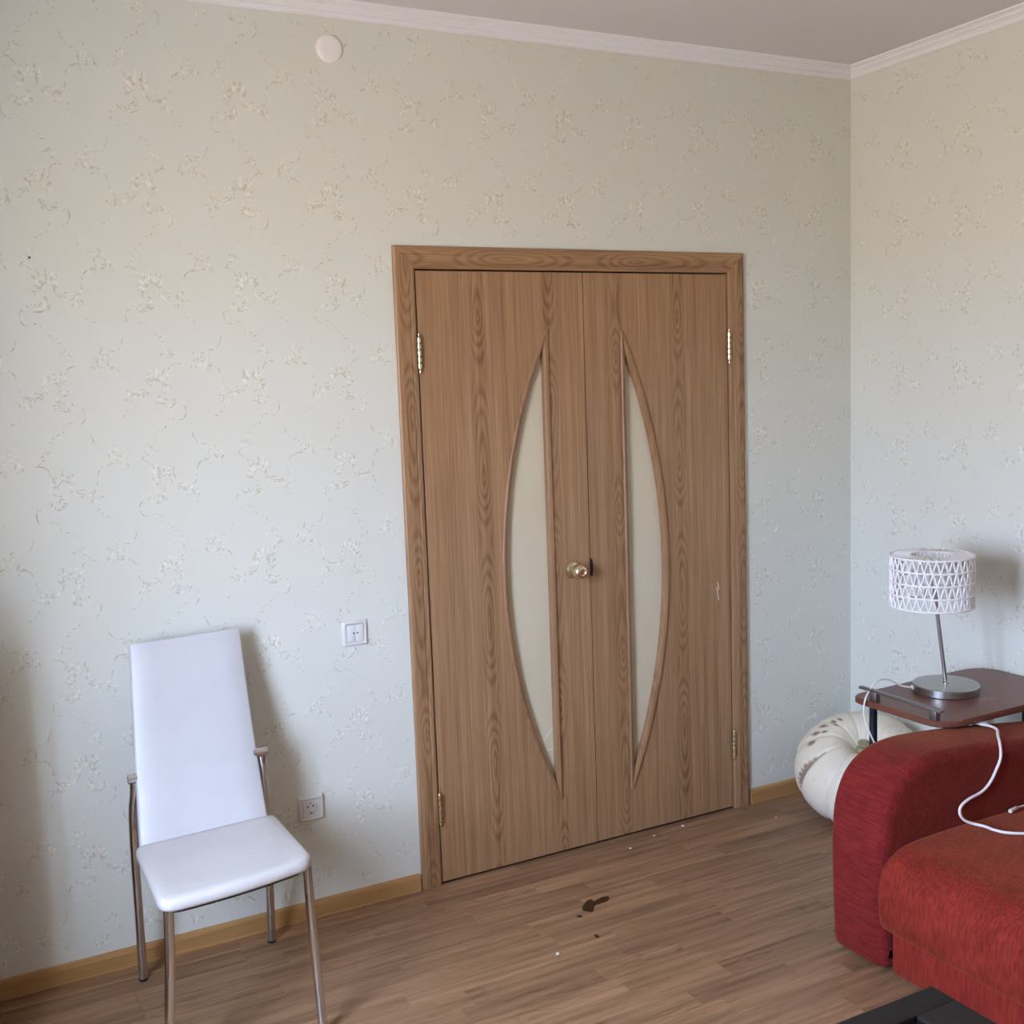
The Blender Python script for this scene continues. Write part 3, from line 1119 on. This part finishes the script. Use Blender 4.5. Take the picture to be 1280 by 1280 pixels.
mt = Matrix.Translation(LIFT) @ ROT.to_4x4()
MB().lathe([(0, .085), (.036, .090), (.029, .099), (.022, .106), (.017, .117), (.0185, .127), (.020, .132), (.014, .135), (0, .133)], 10, mt).build('stem', M['stem'], pk, smooth=True)

# ================================================================== side table
TZ, TT = .602, .0215
tb = thing('side_table', (-.33, -.82, 0), 'brown side table with rounded corners in the corner, under the lamp', 'table')
tp = rounded_poly([(-.640, -.645), (-.015, -.632), (-.010, -1.018), (-.632, -1.020)], [.055, .10, .09, .09], 8)
m = MB()
tc = (-.32, -.82)
rings = []
for ins, z in ((.006, TZ - TT), (.0, TZ - TT + .004), (0, TZ - .004), (.004, TZ), ):
    rings.append([(p.x + (tc[0] - p.x) * ins * 3, p.y + (tc[1] - p.y) * ins * 3, z) for p in tp])
m.loft(rings).build('tabletop', M['tabletop'], tb, smooth=True, angle=40)
for x, y in ((-.588, -.700), (-.100, -.690), (-.480, -.930), (-.120, -.900)):
    MB().tube([(x, y, .0), (x, y, TZ - TT)], .0125, 14).build('leg', M['darkmetal'], tb, smooth=True)
for x, y0, y1 in ((-.480, -.92, -.71), (-.110, -.89, -.70)):
    MB().box(x - .010, x + .010, y0, y1, .004, .024).build('rail', M['darkmetal'], tb, bevel=.002)
MB().box(-.626, -.608, -1.000, -.674, .629, .637).build('stop_bar', M['greymetal'], tb, bevel=.0015)
for y in (-.735, -.972):
    MB().box(-.627, -.607, y - .013, y + .013, TZ - .0005, .631).build('bar_bracket', M['greymetal'], tb, bevel=.0015)

# ================================================================== table lamp
LB = Vector((-.355, -.783, TZ))
lp = thing('table_lamp', LB, 'table lamp with white openwork drum shade and steel base', 'lamp')
MB().lathe([(0, 0), (.099, 0), (.102, .002), (.1025, .024), (.1005, .0265), (.060, .0272), (0, .0274)], 64, Matrix.Translation(LB)).build('base', M['steel'], lp, smooth=True)
SCN = LB + Vector((-.043, .022, 0))       # shade centre
Z0, Z1 = TZ + .285, TZ + .446
d_ = (Vector((SCN.x, SCN.y, Z0 + .05)) - LB)
st0 = LB + Vector((0, 0, .024))
top = Vector((SCN.x, SCN.y, Z1 - .045))
m = MB().tube([st0, st0.lerp(top, .5), top], .0062, 14)
m.lathe([(.0105, 0), (.0105, .006), (.0065, .010), (.0062, .011)], 16, Matrix.Translation(st0))
m.build('stem', M['steel'], lp, smooth=True)
MB().lathe([(0, -.03), (.017, -.03), (.019, -.02), (.019, .02), (.013, .022), (0, .022)], 20, Matrix.Translation(top)).build('socket', M['capwhite'], lp, smooth=True)
SR, SI = .1265, .066
m = MB()


def ring_tube(mb_, r, z, rad, n=72):
    P = [(SCN.x + r * math.cos(2 * PI * k / n), SCN.y + r * math.sin(2 * PI * k / n), z) for k in range(n + 1)]
    mb_.tube(P, rad, 6, cap=False)


NZ, ROWS = 33, 4
hh = (Z1 - Z0) / ROWS
for k in range(ROWS + 1):
    ring_tube(m, SR, Z0 + k * hh, .0036)
for r_ in range(ROWS):
    za, zb = Z0 + r_ * hh, Z0 + (r_ + 1) * hh
    for k in range(NZ):
        for s_ in (0, 1):
            t0 = 2 * PI * (k + .5 * (r_ % 2) * .8) / NZ
            t1 = t0 + (PI / NZ)
            if s_:
                t0 += 2 * PI / NZ
            m.tube([(SCN.x + SR * math.cos(t0), SCN.y + SR * math.sin(t0), za), (SCN.x + SR * math.cos(t1), SCN.y + SR * math.sin(t1), zb)], .0030, 5, cap=False)
# top ring of the shade: radial zigzag between the outer rim and the inner rim, then the inner collar
ring_tube(m, SI, Z1, .0026, 48)
ring_tube(m, (SR + SI) / 2, Z1, .0020, 60)
for k in range(NZ):
    for s_ in (0, 1):
        t0 = 2 * PI * k / NZ
        t1 = t0 + PI / NZ
        if s_:
            t0 += 2 * PI / NZ
        m.tube([(SCN.x + SR * math.cos(t0), SCN.y + SR * math.sin(t0), Z1), (SCN.x + SI * math.cos(t1), SCN.y + SI * math.sin(t1), Z1)], .0030, 5, cap=False)
        for q_ in range(2):        # inner collar
            za, zb = Z1 - q_ * .045, Z1 - (q_ + 1) * .045
            m.tube([(SCN.x + SI * math.cos(t0), SCN.y + SI * math.sin(t0), zb), (SCN.x + SI * math.cos(t1), SCN.y + SI * math.sin(t1), za)], .0026, 5, cap=False)
ring_tube(m, SI, Z1 - .045, .0026, 48)
ring_tube(m, SI, Z1 - .090, .0026, 48)
for k in range(4):
    t0 = PI / 4 + k * PI / 2
    m.tube([(SCN.x + SI * math.cos(t0), SCN.y + SI * math.sin(t0), Z1), (SCN.x + .017 * math.cos(t0), SCN.y + .017 * math.sin(t0), Z1 - .040)], .0016, 5)
m.build('lamp_shade', M['paperwire'], lp, smooth=True, recalc=False)
cd = smooth_path([(-.440, -.726, .614), (-.475, -.710, .622), (-.530, -.706, .650), (-.585, -.712, .655), (-.632, -.718, .622), (-.651, -.722, .580), (-.648, -.730, .53),
                  (-.630, -.755, .46), (-.600, -.80, .36), (-.56, -.86, .20), (-.53, -.89, .05), (-.50, -.86, .008)], 6)
MB().tube(cd, .0028, 8).build('power_cord', M['cord'], lp, smooth=True)
MB().tube([(-.442, -.729, .614), (-.431, -.714, .614)], .0052, 10).build('cord_grommet', M['capwhite'], lp, smooth=True)

# ================================================================== sofa
sf = thing('sofa', (-.55, -2.0, 0), 'red chenille sofa with rounded arm beside the side table', 'sofa')


def rounded_extrude(prof, y0, y1, r, name, mat, seg=5):
    """profile in x,z extruded along y with rolled edges of radius r"""
    cxp = sum(p[0] for p in prof) / len(prof)
    n_ = len(prof)
    nrm = []
    for i in range(n_):
        a_, b_ = Vector(prof[i - 1]), Vector(prof[(i + 1) % n_])
        t_ = (b_ - a_).normalized()
        nrm.append(Vector((t_.y, -t_.x)))   # towards the inside once oriented
    area = sum(prof[i - 1][0] * prof[i][1] - prof[i][0] * prof[i - 1][1] for i in range(n_))
    if area > 0:
        nrm = [-q for q in nrm]
    rings = []
    for k in range(seg + 1):
        a_ = PI / 2 * k / seg
        rings.append((r * (1 - math.sin(a_)), y0 + (r * (1 - math.cos(a_))) * (1 if y1 > y0 else -1)))
    for k in range(seg, -1, -1):
        a_ = PI / 2 * k / seg
        rings.append((r * (1 - math.sin(a_)), y1 - (r * (1 - math.cos(a_))) * (1 if y1 > y0 else -1)))
    R2 = []
    for ins, y in rings:
        R2.append([(p[0] + q.x * ins, y, p[1] + q.y * ins) for p, q in zip(prof, nrm)])
    for end, ins2 in ((0, r + .004), (-1, r + .004), (0, r + .02), (-1, r + .02)):
        ring = [(p[0] + q.x * ins2, rings[end][1], p[1] + q.y * ins2) for p, q in zip(prof, nrm)]
        R2.insert(0, ring) if end == 0 else R2.append(ring)
    return MB().loft(R2).build(name, mat, sf, smooth=True, angle=50)


AP = [(q.x, q.y) for q in smooth_path([(-1.004, .014, 0), (-1.014, .036, 0), (-1.022, .20, 0), (-1.022, .36, 0), (-1.008, .455, 0), (-.965, .530, 0), (-.895, .572, 0), (-.805, .588, 0),
                                       (-.67, .582, 0), (-.50, .566, 0), (-.25, .535, 0), (-.10, .520, 0)], 4)] + [(-.06, .50), (-.05, .45), (-.05, .06), (-.07, .012), (-.5, .010), (-.97, .008)]
rounded_extrude(AP, -.955, -1.160, .034, 'arm', M['sofa_front'])
rounded_extrude(AP, -2.74, -2.945, .034, 'arm', M['sofa_front'])
SPF = [(q.x, q.y) for q in smooth_path([(-.985, .138, 0), (-1.018, .142, 0), (-1.034, .160, 0), (-1.040, .215, 0), (-1.038, .270, 0), (-1.018, .318, 0), (-.975, .350, 0), (-.91, .364, 0), (-.75, .369, 0),
                                        (-.5, .366, 0), (-.30, .360, 0)], 4)] + [(-.27, .34), (-.27, .16), (-.30, .142), (-.6, .138)]
rounded_extrude(SPF, -1.152, -2.748, .022, 'seat_cushion', M['sofa'])
rounded_extrude([(-.998, .018), (-.990, .010), (-.60, .008), (-.08, .010), (-.07, .03), (-.07, .148), (-.99, .148), (-.998, .140)], -1.172, -2.73, .008, 'base_panel', M['sofa_base'] if 'sofa_base' in M else M['sofa'])
BPF = [(-.30, .30), (-.285, .55), (-.25, .74), (-.20, .79), (-.13, .79), (-.07, .74), (-.045, .55), (-.045, .08), (-.25, .08)]
rounded_extrude(BPF, -1.165, -2.735, .03, 'backrest', M['sofa'])
for x in (-.86, -.12):
    for y in (-1.05, -2.84):
        MB().lathe([(.022, 0), (.025, .003), (.025, .012), (.02, .014)], 16, Matrix.Translation((x, y, 0))).build('foot', M['black'], sf, smooth=True)

# cables on the sofa
CABLE = [(-.52, -.928, .40), (-.525, -.942, .50), (-.528, -.958, .556), (-.515, -.975, .578), (-.490, -.990, .580), (-.470, -1.010, .573), (-.462, -1.04, .5735), (-.475, -1.075, .5745), (-.520, -1.115, .576),
         (-.552, -1.148, .566), (-.570, -1.166, .535), (-.590, -1.167, .500), (-.615, -1.168, .470), (-.650, -1.169, .450), (-.700, -1.170, .441), (-.735, -1.172, .428), (-.742, -1.174, .408), (-.728, -1.178, .387),
         (-.705, -1.190, .376), (-.692, -1.215, .3745), (-.690, -1.245, .3745), (-.678, -1.275, .3745), (-.640, -1.303, .3735), (-.57, -1.335, .372), (-.48, -1.36, .370)]
cb = MB().tube(smooth_path(CABLE, 6), .0040, 8).build('cable', M['cord'], None, smooth=True)
tag(cb, 'long white cable draped over the sofa arm onto the seat', 'cable')
pl_ = thing('charging_plug', (-.535, -1.178, .3745), 'short white cable end with connector lying where seat meets arm', 'cable')
MB().tube([(-.552, -1.186, .377), (-.548, -1.184, .377), (-.515, -1.178, .3775), (-.512, -1.1775, .3775)], [.0048, .0058, .0050, .0036], 10).build('connector', M['cord'], pl_, smooth=True)
MB().tube(smooth_path([(-.514, -1.178, .3775), (-.48, -1.176, .3755), (-.44, -1.182, .372), (-.38, -1.20, .370)], 5), .0026, 8).build('wire', M['cord'], pl_, smooth=True)

# ================================================================== coffee table
KT = .450
kx, ky = -1.549, -1.800
ct = thing('coffee_table', (kx - .35, ky - .5, 0), 'dark wooden coffee table with black glass inset in front of the sofa', 'table')
X0, X1, Y0, Y1, W_, WR = kx - .70, kx, ky - 1.0, ky, .057, .103
for nm, b in (('frame_rail', (X0, X1, Y1 - W_, Y1)), ('frame_rail', (X0, X1, Y0, Y0 + W_)), ('frame_rail', (X0, X0 + W_, Y0 + W_, Y1 - W_)), ('frame_rail', (X1 - WR, X1, Y0 + W_, Y1 - W_))):
    MB().box(*b, KT - .04, KT).build(nm, M['wenge'], ct, bevel=.002)
MB().box(X0 + W_ + .002, X1 - WR - .002, Y0 + W_ + .002, Y1 - W_ - .002, KT - .014, KT - .006).build('glass_inset', M['blackglass'], ct, bevel=.0015)
MB().box(X0 + W_ - .004, X1 - WR + .004, Y0 + W_ - .004, Y1 - W_ + .004, KT - .034, KT - .0142).build('inset_support', M['wenge'], ct)
for x in (X0 + .03, X1 - .09):
    for y in (Y0 + .03, Y1 - .09):
        MB().box(x, x + .06, y, y + .06, 0, KT - .04).build('leg', M['wenge'], ct, bevel=.002)

# ================================================================== unseen drawer unit added by the left wall to shade the wall's left end
cbn = thing('shade_cabinet', (-3.44, -.24, 0), 'unseen wooden drawer unit added by the window wall to shade the wall left of the chair', 'shade_cabinet')
MB().box(-3.695, -3.21, -.45, -.03, .06, 1.13).build('body', M['oldwood'], cbn, bevel=.004)
MB().box(-3.68, -3.23, -.43, -.04, 0, .06).build('plinth', M['oldwood'], cbn)
for k in range(3):
    z = .09 + k * .34
    d = MB().box(-3.68, -3.225, -.465, -.45, z, z + .32).build('drawer', M['oldwood'], cbn, bevel=.003)
    MB().lathe([(0, 0), (.006, 0), (.006, .012), (.014, .018), (.012, .026), (0, .028)], 14, Matrix.Translation((-3.45, -.465, z + .17)) @ Matrix.Rotation(PI / 2, 4, 'X')).build('knob', M['brass'], d, smooth=True)
